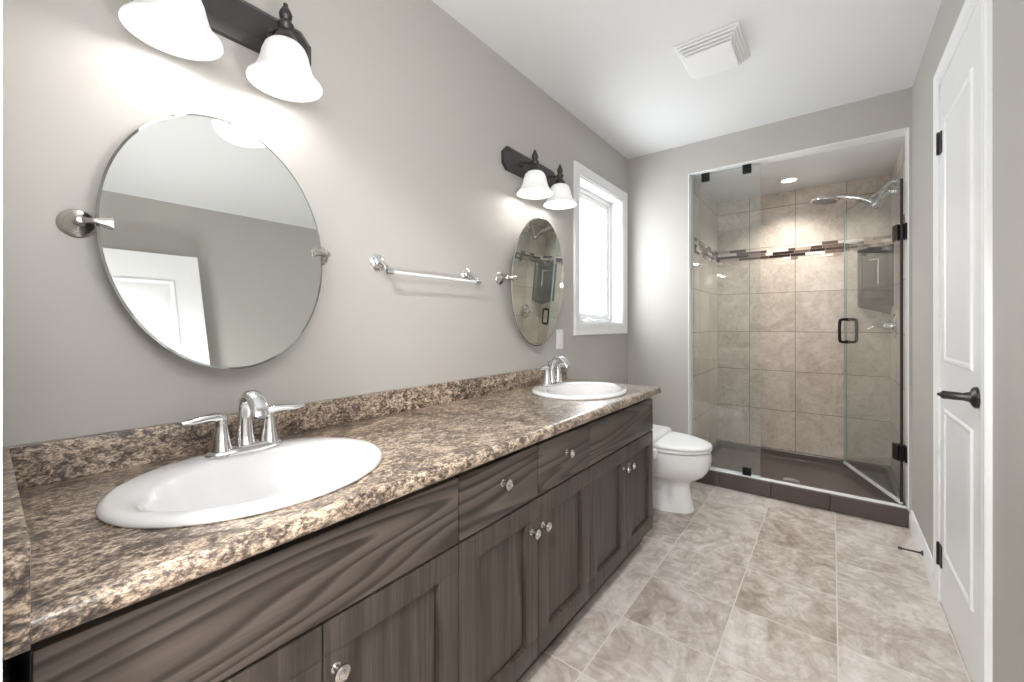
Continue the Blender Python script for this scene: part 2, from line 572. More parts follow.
win = bpy.data.objects.new('window_1', None); COL.objects.link(win); win['kind'] = 'structure'
win.location = (0, (WY0+WY1)/2, WZ0)
bm = BM(); casing_frame(bm, WY0, WY1, WZ0, WZ1, .072, 0, 1); build('casing', bm, M['trim'], win)
bm = BM(); frame_boxes(bm, 'x', -.13, WY0, WY1, WZ0, WZ1, .010, .0, 0); build('jamb_liner', bm, M['trim'], win)
bm = BM(); frame_boxes(bm, 'x', -.135, WY0+.010, WY1-.010, WZ0+.010, WZ1-.010, .032, -.085, .004); build('frame', bm, M['trim'], win)
bm = BM(); frame_boxes(bm, 'x', -.125, WY0+.042, WY1-.042, WZ0+.042, WZ1-.042, .034, -.095, .004); sash = build('sash', bm, M['trim'], win)
bm = BM(); box(bm, -.112, -.106, WY0+.076, WY1-.076, WZ0+.076, WZ1-.076); build('pane', bm, M['pane'], sash, 0)
bm = BM()
box(bm, -.085, -.066, 2.55, 2.63, WZ0+.010, WZ0+.032, .006)
tube(bm, [(-.074, 2.59, WZ0+.030), (-.060, 2.59, WZ0+.040), (-.052, 2.62, WZ0+.038), (-.050, 2.68, WZ0+.028)], [.007, .006, .005, .006], 10)
build('crank', bm, M['plastic'], win)
bm = BM()
box(bm, -.095, -.082, WY1-.052, WY1-.040, 1.42, 1.47, .003); build('latch', bm, M['plastic'], win)

# ------------------------------------------------------------------ doors
def panel_door(bm, fx, sgn, y0, y1, z0, z1, th, panels):
    """slab with raised moulded panels on the face fx (sgn = outward direction along x)"""
    box(bm, min(fx, fx-sgn*th), max(fx, fx-sgn*th), y0, y1, z0, z1, .002, 1)
    for (a, b, c, d) in panels:
        rings = []
        for ins, t in ((-.004, -.001), (.004, .006), (.012, .006), (.020, .0005), (.044, .0045), (.05, .0045)):
            rings.append([Vector((fx+sgn*t, y, z)) for y, z in ((a+ins, c+ins), (b-ins, c+ins), (b-ins, d-ins), (a+ins, d-ins))])
        loft(bm, rings, cap0=False, cap1=True)

door = bpy.data.objects.new('door_1', None); COL.objects.link(door); door['kind'] = 'structure'
door.location = (W, (DY0+DY1)/2, 0)
bm = BM()
panel_door(bm, W-.004, -1, DY0+.010, DY1-.010, .008, DZ-.014, .035,
           [(1.895, 2.29, .235, .80), (1.895, 2.29, .985, 1.93)])
build('leaf', bm, M['trim'], door, 30)
bm = BM(); casing_frame(bm, DY0, DY1, 0, DZ, .068, W, -1, False); build('casing', bm, M['trim'], door, 12)
bm = BM()
box(bm, W-.001, W+.119, DY0-.001, DY0+.007, 0, DZ); box(bm, W-.001, W+.119, DY1-.007, DY1+.001, 0, DZ)
box(bm, W-.001, W+.119, DY0, DY1, DZ-.010, DZ)
box(bm, W+.034, W+.05, DY0+.007, DY1-.007, 0, DZ-.010)
build('jamb', bm, M['trim'], door)
for hz in (1.86, .20):
    bm = BM()
    box(bm, W-.009, W-.003, DY1-.046, DY1-.014, hz-.043, hz+.043, .002)
    for k in range(3):
        lathe(bm, [(.0055, -.043+k*.029), (.0055, -.016+k*.029)], (W-.011, DY1-.010, hz), seg=12)
    lathe(bm, [(.004, .043), (.005, .046), (.001, .050)], (W-.011, DY1-.010, hz), seg=10)
    build('hinge', bm, M['pewter'], door, label='dark pewter hinge')
bm = BM()
HY, HZ = 1.845, .908
lathe(bm, [(.032, .0), (.032, .006), (.027, .011), (.016, .016), (.012, .03), (.0115, .034)], (W-.004, HY, HZ), (-1, 0, 0), 24)
tube(bm, [(W-.030, HY, HZ), (W-.048, HY+.005, HZ), (W-.064, HY+.012, HZ), (W-.075, HY+.017, HZ), (W-.077, HY+.018, HZ), (W-.086, HY+.022, HZ)], [.0115, .0125, .0125, .0125, .008, .004], 16, 4)
build('lever_handle', bm, M['pewter'], door, label='dark pewter lever handle')

ed = bpy.data.objects.new('door_2', None); COL.objects.link(ed); ed['kind'] = 'structure'
ed.location = (1.56, .4, 0)
bm = BM()
panel_door(bm, 1.545, -1, .022, .757, .01, 2.055, .035, [(.14, .64, .24, .82), (.14, .64, 1.0, 1.90)])
build('leaf', bm, M['trim'], ed, 30)
bm = BM()
lathe(bm, [(.032, 0), (.032, .006), (.026, .012), (.012, .018), (.011, .045)], (1.545, .69, .93), (-1, 0, 0), 24)
tube(bm, [(1.497, .70, .93), (1.494, .66, .93), (1.494, .60, .929), (1.497, .57, .93)], [.011, .012, .011, .006], 12, flat=.8)
build('lever_handle', bm, M['pewter'], ed, label='dark pewter lever handle')

# ------------------------------------------------------------------ vanity
FX = .55          # door faces
CT = .805         # worktop surface
YS = [.035, .380, .725, 1.074, 1.424, 1.780, 2.125]

def shaker_door(bm, x, y0, y1, z0, z1, th=.021, rail=.062):
    b = x-th
    frame_boxes(bm, 'x', b, y0, y1, z0, z1, rail, x, .0015)
    rings = []
    for ins, xx in ((rail-.001, x-.001), (rail+.0005, x-.017), (rail+.006, x-.017), (rail+.0065, x-.0115)):
        rings.append([Vector((xx, y, z)) for y, z in ((y0+ins, z0+ins), (y1-ins, z0+ins), (y1-ins, z1-ins), (y0+ins, z1-ins))])
    loft(bm, rings, cap0=False, cap1=True)

def knob_mesh(x, y, z):
    bm = BM()
    lathe(bm, [(.009, 0), (.0095, .002), (.006, .004), (.0055, .012), (.008, .015), (.0135, .018), (.0155, .022), (.0150, .026),
               (.0125, .0275), (.0120, .0265), (.0085, .0270), (.0080, .0285), (.004, .0300), (.0001, .0302)], (x, y, z), (1, 0, 0), 22)
    return bm

def cabinet(name, label, i0, i2, fronts, knobs, end_panel=False):
    """two-door base unit between YS[i0] and YS[i2]"""
    y0, ym, y1 = YS[i0], YS[i0+1], YS[i2]
    t = thing(name, label, 'cabinet', (.27, (y0+y1)/2, 0), 'dark oak vanity cabinets')
    a, b = y0+.001, y1-.001
    bm = BM()
    e = .018
    box(bm, .003, FX-.022, a, a+e, .085, .762); box(bm, .003, FX-.022, b-e, b, .085, .762)
    box(bm, .003, FX-.022, a+e, b-e, .085, .103)
    box(bm, .003, .010, a+e, b-e, .103, .762)
    box(bm, FX-.042, FX-.022, a+e, b-e, .735, .762); box(bm, FX-.042, FX-.022, a+e, b-e, .570, .600)
    box(bm, FX-.042, FX-.022, ym-.02, ym+.02, .103, .570)
    build('carcass', bm, M['wood_v'], t)
    bm = BM(); box(bm, .01, .495, a, b, .001, .085); build('toe_kick', bm, M['toe'], t)
    g = .0018
    for (p, q_, drawer) in fronts:
        bm = BM(); box(bm, FX-.021, FX, p+g, q_-g, .590, .751, .003)
        f = build('drawer' if drawer else 'false_front', bm, M['wood_h'], t)
        if drawer:
            build('knob', knob_mesh(FX, (p+q_)/2-.004, .686), M['nickel'], f, label='satin nickel knob')
    for (p, q_), ky in zip(((y0, ym), (ym, y1)), knobs):
        bm = BM(); shaker_door(bm, FX, p+g, q_-g, .088, .5835)
        d = build('door', bm, M['wood_v'], t)
        build('knob', knob_mesh(FX, ky-.006, .493), M['nickel'], d, label='satin nickel knob')
    return t

cabinet('vanity_cabinet', 'dark oak vanity cabinet under the near sink, with one long false drawer front', 0, 2,
        [(YS[0], YS[2], False)], (YS[1]-.032, YS[1]+.030))
cabinet('vanity_cabinet', 'middle dark oak vanity cabinet with two knobbed drawers over two doors', 2, 4,
        [(YS[2], YS[3], True), (YS[3], YS[4], True)], (YS[3]-.032, YS[3]+.028))
cabinet('vanity_cabinet', 'dark oak vanity cabinet under the far sink, next to the toilet', 4, 6,
        [(YS[4], YS[6], False)], (YS[5]-.032, YS[5]+.030))

# worktop with two sink cut-outs
SINKS = [(.305, .377, .217, .259), (.306, 1.788, .220, .258)]     # centre x, y, half depth, half width
CY0, CY1, CX1 = NEAR, 2.160, .579
ct = thing('countertop', 'long brown granite-look laminate vanity countertop holding both sinks', 'countertop', (.29, 1.08, CT-.038))
bm = BM()
xf = CX1-.022
outer = [bm.verts.new((x, y, CT)) for x, y in ((0.001, CY0+.001), (xf, CY0+.001), (xf, CY1), (.001, CY1))]
edges = [bm.edges.new((outer[i], outer[(i+1) % 4])) for i in range(4)]
for (sx, sy, rx, ry) in SINKS:
    lp = [bm.verts.new(p) for p in ellipse(sx, sy, rx-.018, ry-.018, CT, 56)]
    edges += [bm.edges.new((lp[i], lp[(i+1) % len(lp)])) for i in range(len(lp))]
bmesh.ops.triangle_fill(bm, use_beauty=True, use_dissolve=False, edges=edges)
geo = bmesh.ops.extrude_face_region(bm, geom=bm.faces[:])
bmesh.ops.translate(bm, verts=[v for v in geo['geom'] if isinstance(v, bmesh.types.BMVert)], vec=(0, 0, -.030))
# rounded front nosing
prof = [(xf, CT)]
for k in range(1, 7):
    a = PI/2*(1-k/6)
    prof.append((CX1-.016+.016*math.cos(a), CT-.016+.016*math.sin(a)))
for k in range(0, 5):
    a = -PI/2*k/4
    prof.append((CX1-.010+.010*math.cos(a), CT-.024+.010*math.sin(a)))
prof += [(xf, CT-.034)]
prism(bm, [(x, CY0+.001, z) for x, z in prof], (0, CY1-CY0-.001, 0))
build('worktop', bm, M['laminate'], ct, 35)
bm = BM()
box(bm, .001, .021, CY0+.021, CY1, CT, CT+.084, .003)
build('backsplash', bm, M['laminate'], ct)
bm = BM()
box(bm, .001, CX1+.002, CY0+.001, CY0+.021, CT-.035, CT+.084, .0025)
build('side_splash', bm, M['laminate'], ct)

# ------------------------------------------------------------------ sinks and faucets
def make_sink(sx, sy, rx, ry, label):
    t = thing('sink', label, 'sink', (sx, sy, CT), 'oval drop-in sinks')
    bm = BM()
    ox = .030        # inner bowl sits toward the front, leaving a rear faucet deck
    z = CT
    rings = [ellipse(sx, sy, rx-.002, ry-.002, z+.0005), ellipse(sx, sy, rx, ry, z+.004), ellipse(sx, sy, rx-.001, ry-.001, z+.009),
             ellipse(sx, sy, rx-.006, ry-.006, z+.0145), ellipse(sx, sy, rx-.014, ry-.014, z+.017),
             ellipse(sx+ox*.4, sy, rx-.036, ry-.034, z+.0165),
             ellipse(sx+ox, sy, rx-.050, ry-.044, z+.013), ellipse(sx+ox, sy, rx-.058, ry-.055, z+.004),
             ellipse(sx+ox, sy, rx-.066, ry-.072, z-.022), ellipse(sx+ox, sy, rx-.080, ry-.095, z-.060),
             ellipse(sx+ox, sy, rx-.105, ry-.130, z-.098), ellipse(sx+ox-.01, sy, rx-.145, ry-.178, z-.124),
             ellipse(sx+ox-.015, sy, .024, .024, z-.132), ellipse(sx+ox-.015, sy, .022, .022, z-.140)]
    # outer underside
    under = [ellipse(sx+ox-.015, sy, .03, .03, z-.150), ellipse(sx+ox-.01, sy, rx-.135, ry-.165, z-.136), ellipse(sx+ox, sy, rx-.095, ry-.12, z-.108),
             ellipse(sx+ox*.8, sy, rx-.066, ry-.075, z-.050), ellipse(sx+ox*.4, sy, rx-.045, ry-.045, z-.004), ellipse(sx, sy, rx-.004, ry-.004, z+.0004)]
    loft(bm, under+rings, cap0=True, cap1=True)
    build('basin', bm, M['porcelain'], t, 60)
    bm = BM()
    lathe(bm, [(.021, 0), (.0225, .003), (.019, .0045), (.016, .003), (.012, .004), (.0001, .006)], (sx+ox-.015, sy, z-.134), seg=24)
    build('drain', bm, M['chrome'], t)
    bm = BM()
    lathe(bm, [(.008, 0), (.008, .002), (.005, .0025)], (sx+.030-(rx-.060), sy, z-.018), (1, 0, .35), 16)
    build('overflow', bm, M['chrome'], t)
    return t
for sd, lab in zip(SINKS, ('white oval drop-in sink in the near half of the countertop', 'white oval drop-in sink at the far end of the countertop')):
    make_sink(*sd, lab)

def make_faucet(x, y, label):
    z = CT+.0165
    t = thing('faucet', label, 'faucet', (x, y, z), 'chrome two-handle faucets')
    # oblong base plate, slightly waisted
    bm = BM()
    def plate(s, zz):
        out = []
        for i in range(48):
            a = 2*PI*i/48
            c, sn = math.cos(a), math.sin(a)
            yy = .084*math.copysign(abs(c)**.75, c)*s
            ww = (.026+.005*(yy/.084)**2)*s
            out.append(Vector((x+ww*math.copysign(abs(sn)**.85, sn), y+yy, z+zz)))
        return out
    loft(bm, [plate(.98, 0), plate(1, .004), plate(.97, .010), plate(.86, .0155), plate(.80, .017)])
    build('base_plate', bm, M['chrome'], t, 50)
    bm = BM()
    tube(bm, [(x-.004, y, z+.012), (x-.005, y, z+.040), (x-.004, y, z+.085), (x+.006, y, z+.120), (x+.028, y, z+.138), (x+.056, y, z+.135),
              (x+.080, y, z+.114), (x+.091, y, z+.094)], [.0225, .019, .0155, .0160, .0180, .0200, .0205, .0190], 20, 8, flat=[1, .95, .9, .82, .68, .56, .50, .50], side=(0, 1, 0))
    build('spout', bm, M['chrome'], t, 50)
    bm = BM()
    tube(bm, [(x-.026, y, z+.012), (x-.026, y, z+.115)], .0028, 10, 1)
    lathe(bm, [(.003, 0), (.006, .003), (.0068, .009), (.004, .014), (.0001, .015)], (x-.026, y, z+.112), seg=14)
    build('lift_rod', bm, M['chrome'], t)
    for s in (-1, 1):
        bm = BM()
        yc = y+s*.052
        lathe(bm, [(.0235, .013), (.0215, .022), (.0170, .045), (.0135, .068), (.0125, .078), (.0135, .084), (.0120, .092), (.004, .097), (.0001, .0975)], (x, yc, z), seg=24)
        tube(bm, [(x, yc-s*.006, z+.085), (x+.002, yc+s*.010, z+.092), (x+.006, yc+s*.030, z+.093), (x+.010, yc+s*.058, z+.091), (x+.014, yc+s*.080, z+.092)],
             [.0120, .0130, .0120, .0125, .0085], 14, 6, flat=[.9, .80, .72, .62, .50], side=(1, 0, 0))
        build('handle', bm, M['chrome'], t, 50)
    return t
make_faucet(.146, .398, 'chrome two-handle faucet behind the near sink')
make_faucet(.146, 1.800, 'chrome two-handle faucet behind the far sink')

# ------------------------------------------------------------------ oval pivot mirrors
def make_mirror(cy, cz, a, b, tilt, turn, label, cx=.062):
    t = thing('pivot_mirror', label, 'mirror', (0, cy, cz), 'frameless oval pivot mirrors')
    rot = Matrix.Translation((cx, cy, cz)) @ Matrix.Rotation(turn, 4, 'Z') @ Matrix.Rotation(-tilt, 4, 'Y')
    n = 96
    def el(x, k):
        return [rot @ Vector((x, (a-k)*math.cos(2*PI*i/n), (b-k)*math.sin(2*PI*i/n))) for i in range(n)]
    bm = BM()
    vr = loft(bm, [el(-.0055, 0), el(-.0015, 0), el(0, .005)], True, True)
    bm.faces.ensure_lookup_table()
    for f in bm.faces:
        f.material_index = 1
    bm.faces[-1].material_index = 0
    build('mirror_glass', bm, [M['mirror'], M['mirror_edge']], t, 3)
    for s in (-1, 1):
        bm = BM()
        yr = cy+s*(a+.022)
        lathe(bm, [(.030, 0), (.0305, .004), (.027, .008), (.021, .0105), (.020, .013), (.013, .016), (.008, .021), (.0075, .040), (.010, .046), (.0105, .054), (.006, .060), (.0001, .061)],
              (.0005, yr, cz), (1, 0, 0), 26)
        rs = build('rosette', bm, M['nickel'], t)
        bm = BM()
        tube(bm, [(cx-.010, yr, cz), (cx-.002, yr-s*.008, cz), (cx+.006, yr-s*.018, cz), (cx+.007, yr-s*.034, cz), (cx+.007, yr-s*.048, cz)],
             [.0075, .0055, .0055, .0085, .0135], 14, 6, flat=[1, 1, .8, .45, .28], side=(0, 0, 1))
        build('pivot_clip', bm, M['nickel'], t)
    return t
make_mirror(.390, 1.345, .242, .331, R(9.9), 0, 'oval pivot mirror over the near sink')
make_mirror(1.810, 1.353, .242, .338, R(-3.0), R(-.5), 'oval pivot mirror over the far sink')

# ------------------------------------------------------------------ two-lamp wall lights
def make_sconce(cy, label):
    cz = 1.952
    t = thing('vanity_light', label, 'wall light', (0, cy, cz), 'two-lamp bronze vanity lights')
    bm = BM()
    def octo(hw, hh, x, ch):
        return [Vector((x, cy+y, cz+z)) for y, z in ((-hw+ch, -hh), (hw-ch, -hh), (hw, -hh+ch), (hw, hh-ch), (hw-ch, hh), (-hw+ch, hh), (-hw, hh-ch), (-hw, -hh+ch))]
    loft(bm, [octo(.238, .058, .0005, .030), octo(.238, .058, .016, .030), octo(.232, .052, .020, .028), octo(.216, .038, .036, .022), octo(.211, .033, .036, .02)])
    build('backplate', bm, M['bronze'], t, 20, label='oil-rubbed bronze backplate')
    lx = .118
    for s in (-1, 1):
        y = cy+s*.119
        zt = 1.884           # top of the glass
        bm = BM()
        lathe(bm, [(.017, 0), (.018, .004), (.012, .008), (.008, .013)], (.036, y, cz-.012), (1, 0, 0), 18)
        tube(bm, [(.040, y, cz-.012), (.062, y, cz-.010), (.090, y, zt+.049), (lx, y, zt+.052)], [.007, .0065, .0065, .008], 12)
        # socket cap, urn finial
        lathe(bm, [(.030, 0), (.0315, .004), (.030, .012), (.024, .024), (.017, .033), (.014, .040), (.019, .047), (.0205, .054), (.0155, .062), (.0105, .067),
                   (.015, .073), (.0165, .082), (.0125, .093), (.006, .104), (.0065, .109), (.0001, .116)], (lx, y, zt-.004), seg=24)
        arm = build('lamp_arm', bm, M['bronze'], t, 40, label='bronze lamp arm with urn finial')
        bm = BM()
        out = [(.030, .0), (.040, -.004), (.049, -.014), (.0555, -.030), (.060, -.050), (.0655, -.070), (.074, -.088), (.086, -.101), (.0905, -.106)]
        inn = [(r-.004, h) for r, h in out[::-1]]
        lathe(bm, out+[(.0905, -.109), (.0875, -.109)]+inn[1:], (lx, y, zt), seg=48, cap0=True, cap1=True)
        build('shade', bm, M['shade'], t, 60, label='frosted white bell glass shade')
        bm = BM()
        lathe(bm, [(.012, 0), (.013, -.015), (.020, -.032), (.024, -.046), (.020, -.060), (.010, -.068), (.0001, -.070)], (lx, y, zt-.012), seg=20)
        build('bulb', bm, M['bulb'], t)
        lo = light('vanity_lamp_bulb_light', 'POINT', (lx, y, zt-.090), .58, color=(1, .97, .92), shadow_soft_size=.03)
    return t
make_sconce(.384, 'bronze two-lamp vanity light above the near mirror')
make_sconce(1.800, 'bronze two-lamp vanity light above the far mirror')

# ------------------------------------------------------------------ towel bar, switch plate
tb = thing('towel_bar', 'chrome wall-mounted towel bar with a pale rail between the mirrors', 'towel bar', (0, 1.09, 1.35))
for y in (.864, 1.316):
    bm = BM()
    lathe(bm, [(.030, 0), (.0305, .004), (.026, .009), (.019, .012), (.017, .016), (.009, .020), (.0001, .021)], (.0005, y, 1.350), (1, 0, 0), 26)
    tube(bm, [(.012, y, 1.350), (.032, y, 1.347), (.055, y, 1.330), (.068, y, 1.314)], [.008, .0075, .0075, .009], 14)
    lathe(bm, [(.006, -.016), (.0125, -.012), (.0125, .012), (.006, .016)], (.070, y, 1.312), (0, 1, 0), 18)
    build('bracket', bm, M['chrome'], tb)
bm = BM(); tube(bm, [(.070, .872, 1.312), (.070, 1.308, 1.312)], .0062, 18, 1); build('rail', bm, M['white_bar'], tb, label='pale glossy rail')

sp = thing('switch_plate', 'white wall switch plate between the far mirror and the window', 'light switch', (0, 2.11, 1.04))
bm = BM(); box(bm, .0003, .006, 2.070, 2.142, .985, 1.100, .0025); pl = build('plate', bm, M['plastic'], sp)
bm = BM(); box(bm, .0055, .010, 2.089, 2.123, 1.010, 1.075, .002); build('rocker', bm, M['plastic'], sp)

# ------------------------------------------------------------------ exhaust fan on the ceiling
fan = thing('exhaust_fan', 'white square exhaust fan grille on the ceiling', 'exhaust fan', (.835, 2.155, H))
fy0, fy1, fx0, fx1 = 2.005, 2.305, .690, .962
def rect(ins, z): return [Vector((x, y, z)) for x, y in ((fx0+ins, fy0+ins), (fx1-ins, fy0+ins), (fx1-ins, fy1-ins), (fx0+ins, fy1-ins))]
bm = BM()
loft(bm, [rect(0, H-.001), rect(.001, H-.007), rect(.006, H-.009), rect(.012, H-.009)], True, True)
build('frame', bm, M['plastic'], fan, 25)
for k in range(3):
    bm = BM()
    i0, zz = .010+k*.010, H-.0125-k*.0115
    loft(bm, [rect(i0, zz), rect(i0+.002, zz-.007), rect(i0+.016, zz-.007), rect(i0+.016, zz)], False, False)
    loft(bm, [rect(i0, zz), rect(i0+.016, zz)], False, False)
    build('louver', bm, M['plastic'], fan, 25)
bm = BM(); loft(bm, [rect(.050, H-.0095), rect(.050, H-.044), rect(.038, H-.0465), rect(.039, H-.052), rect(.050, H-.054)]); build('cover', bm, M['plastic'], fan, 25)

# ------------------------------------------------------------------ toilet with bidet seat
TY = 2.642
tl = thing('toilet', 'white toilet with a bidet seat beyond the end of the vanity', 'toilet', (.35, TY, 0))
def dring(x0, x1, hw, z, back=.30, n=48, p=2.0):
    """egg-shaped ring: blunt at the back, rounded at the front"""
    out = []
    xm = x0+(x1-x0)*.45
    for i in range(n):
        a = 2*PI*i/n
        c, s = math.cos(a), math.sin(a)
        if c >= 0: x = xm+(x1-xm)*c
        else: x = xm-(xm-x0)*abs(c)**(1-back)
        pw = 2/p if c >= 0 else .7
        out.append(Vector((x, TY+hw*math.copysign(abs(s)**pw, s), z)))
    return out
def pring(x0, x1, hw, z, waist):
    """pedestal ring: wide front column, narrower waist behind it"""
    out = []
    for v in dring(x0, x1, hw, z, .5, 64, 2.5):
        t = min(max((.535-v.x)/.07, 0), 1)
        t = t*t*(3-2*t)*min(max((v.x-.16)/.06, 0), 1)
        out.append(Vector((v.x, TY+(v.y-TY)*(1-(1-waist)*t), z)))
    return out
bm = BM()
loft(bm, [pring(.10, .622, .120, .001, 1), pring(.10, .624, .121, .012, 1), pring(.10, .616, .116, .035, .97), pring(.11, .606, .110, .075, .70),
          pring(.11, .598, .106, .115, .58), pring(.11, .596, .106, .150, .60), pring(.11, .606, .113, .176, .72), pring(.11, .640, .134, .198, .92), pring(.11, .678, .155, .225, 1),
          pring(.11, .700, .171, .256, 1), pring(.11, .712, .180, .290, 1), pring(.11, .717, .184, .325, 1), pring(.11, .714, .183, .352, 1), pring(.12, .706, .179, .367, 1), pring(.14, .680, .160, .370, 1)])
build('bowl', bm, M['porcelain'], tl, 60)
bm = BM()
loft(bm, [dring(.26, .712, .184, .374, .5), dring(.255, .718, .188, .379, .5), dring(.255, .718, .188, .388, .5), dring(.26, .708, .180, .393, .5)])
build('seat', bm, M['plastic'], tl, 60)
bm = BM()
def lid_ring(x0, x1, hw, z0, rise):
    return [Vector((v.x, v.y, z0+rise*max(0, (.66-v.x)/.35))) for v in dring(x0, x1, hw, 0, .5)]
loft(bm, [lid_ring(.27, .716, .186, .3965, .0), lid_ring(.27, .721, .190, .401, .004), lid_ring(.27, .718, .187, .409, .009), lid_ring(.28, .695, .170, .415, .011), lid_ring(.30, .63, .12, .418, .012)])
build('lid', bm, M['plastic'], tl, 60)
bm = BM()
box(bm, .20, .444, TY-.185, TY+.185, .376, .452, .037, 6)
build('bidet_housing', bm, M['plastic'], tl, 60)
bm = BM()
box(bm, .30, .470, TY-.232, TY-.176, .335, .398, .026, 5)
build('control_panel', bm, M['plastic'], tl, 60)
bm = BM(); box(bm, .004, .19, TY-.21, TY+.21, .36, .665, .025, 3); build('tank', bm, M['porcelain'], tl, 60)
bm = BM(); box(bm, .003, .20, TY-.218, TY+.218, .665, .695, .010, 3); build('tank_lid', bm, M['porcelain'], tl, 60)
bm = BM()
lathe(bm, [(.012, 0), (.012, .01), (.008, .014)], (.19, TY-.15, .61), (1, 0, 0), 16)
tube(bm, [(.202, TY-.15, .61), (.208, TY-.12, .607), (.208, TY-.08, .603)], [.006, .007, .006], 10)
build('flush_lever', bm, M['chrome'], tl)

# ------------------------------------------------------------------ shower tray, glass and door
pan = thing('shower_pan', 'charcoal shower tray with a raised curb on the beige tile floor', 'shower tray', (1.04, 3.6, 0))
px0, px1, py0, py1 = .4715, 1.6165, D-.004, SB-.0015
bm = BM()
def prect(i, z, f=None): 
    fr = i if f is None else f
    return [Vector((x, y, z)) for x, y in ((px0+i, py0+.11+fr), (px1-i, py0+.11+fr), (px1-i, py1-i), (px0+i, py1-i))]
loft(bm, [prect(0, .001), prect(0, .092), prect(.004, .096), prect(.022, .096), prect(.028, .090), prect(.034, .045), prect(.05, .036), prect(.20, .032)])
build('basin', bm, M['pan'], pan, 35)
bm = BM()
xs = [XO+.001, .663, .966, 1.270, XP-.001]
for a, b in zip(xs, xs[1:]):
    box(bm, a+.0006, b-.0006, py0-.001, py0+.112, .001, .100, .005, 2)
build('curb', bm, M['pan'], pan, 35)
bm = BM(); box(bm, XO+.005, XP-.005, D+.018, D+.066, .0995, .104, .002); build('threshold', bm, M['seal'], pan, 35, label='pale threshold strip')
bm = BM()
lathe(bm, [(.052, 0), (.052, .003), (.046, .005), (.040, .003), (.0001, .003)], (1.053, 3.49, .0325), seg=32)
for k in range(-3, 4):
    hw = math.sqrt(max(.036**2-(k*.010)**2, 1e-6))
    box(bm, 1.053+k*.010-.003, 1.053+k*.010+.003, 3.49-hw, 3.49+hw, .0345, .0375)
build('drain', bm, M['chrome'], pan, label='chrome drain grate')

GY = 3.202
gp = thing('shower_glass_panel', 'fixed clear glass shower panel with black clamps, left half of the opening', 'shower screen', (.68, GY, .1))
def slab(bm, corners, th, dirn):
    """glass slab: big faces material 0, edge faces material 1"""
    n = Vector(dirn).normalized()*th/2
    a = [Vector(c)-n for c in corners]; b = [Vector(c)+n for c in corners]
    loft(bm, [a, b], True, True, mi=1)
    bm.faces.ensure_lookup_table()
    bm.faces[-1].material_index = 0; bm.faces[-2].material_index = 0
bm = BM()
slab(bm, [(XO+.010, GY, .104), (.900, GY, .104), (.900, GY, 2.208), (XO+.010, GY, 2.208)], .010, (0, 1, 0))
build('glass', bm, [M['glass'], M['glass_edge']], gp, 0)
for cx_, z0, z1 in ((.560, 2.160, HD-.0045), (.822, 2.160, HD-.0045), (.822, .1045, .154)):
    bm = BM()
    box(bm, cx_-.026, cx_+.026, GY-.014, GY-.0052, z0, z1, .002); box(bm, cx_-.026, cx_+.026, GY+.0052, GY+.014, z0, z1, .002)
    zz = z1-.004 if z0 > 1 else z0
    box(bm, cx_-.026, cx_+.026, GY-.014, GY+.014, zz, zz+.004)
    lathe(bm, [(.006, 0), (.006, .002), (.003, .003)], (cx_, GY-.0139, (z0+z1)/2), (0, -1, 0), 14)
    build('clamp', bm, M['black'], gp, label='black glass clamp')
bm = BM()
box(bm, XO+.0045, XO+.010, GY-.009, GY+.009, .104, 2.212); box(bm, XO+.010, .90, GY-.009, GY-.006, .1045, .114); box(bm, XO+.010, .90, GY+.006, GY+.009, .1045, .114)
build('edge_channel', bm, M['seal'], gp, label='pale edge channel')

sd = thing('shower_door', 'clear glass shower door standing open into the shower', 'shower door', (1.588, 3.195, .1))
hin = Vector((1.590, 3.200, 0)); dd = Vector((1.353-1.590, 3.872-3.200, 0)); LW = dd.length; dd.normalize()
nn = Vector((-dd.y, dd.x, 0))
if nn.x > 0: nn = -nn                      # nn points left toward the camera side
def dp(s, t, z): return hin+dd*s+nn*t+Vector((0, 0, z))
bm = BM(); slab(bm, [dp(0, 0, .125), dp(LW, 0, .125), dp(LW, 0, 1.956), dp(0, 0, 1.956)], .010, nn)
build('glass', bm, [M['glass'], M['glass_edge']], sd, 0)
def obox(bm, s0, s1, t0, t1, z0, z1):
    loft(bm, [[dp(s0, t0, z0), dp(s1, t0, z0), dp(s1, t1, z0), dp(s0, t1, z0)], [dp(s0, t0, z1), dp(s1, t0, z1), dp(s1, t1, z1), dp(s0, t1, z1)]])
bm = BM(); obox(bm, .0, LW, -.007, .007, .112, .128); build('bottom_seal', bm, M['seal'], sd, 0, label='pale vinyl bottom seal')
bm = BM(); obox(bm, -.006, .0, -.006, .006, .125, 1.956); build('hinge_gasket', bm, M['gasket'], sd, 0, label='black edge gasket')
for hz in (1.655, .400):
    bm = BM()
    obox(bm, .004, .055, .0052, .016, hz-.045, hz+.045); obox(bm, .004, .055, -.016, -.0052, hz-.045, hz+.045)
    lathe(bm, [(.011, -.040), (.011, .040)], (hin.x+.006, hin.y-.006, hz), seg=16)
    box(bm, XP-.014, XP-.0045, 3.168, 3.225, hz-.045, hz+.045, .002)
    for q_ in (-.022, .022):
        lathe(bm, [(.006, 0), (.005, .002), (.001, .0025)], dp(.035, .0155, hz+q_), nn, 12)
    build('hinge', bm, M['black'], sd, 30, label='black metal hinge')
bm = BM()
hs, hz0, hz1 = LW-.055, 1.005, 1.165
for sg in (1, -1):
    t0, t1 = sg*.006, sg*.050
    pts = [dp(hs, t0, hz0), dp(hs, t1*.75, hz0), dp(hs, t1, hz0+.02), dp(hs, t1, hz1-.02), dp(hs, t1*.75, hz1), dp(hs, t0, hz1)]
    tube(bm, pts, .0095, 14, 6)
    for z in (hz0, hz1):
        lathe(bm, [(.014, 0), (.014, .004), (.010, .006)], dp(hs, sg*.0052, z), nn*sg, 16)
build('pull_handle', bm, M['black'], sd, 50, label='black loop pull handle')

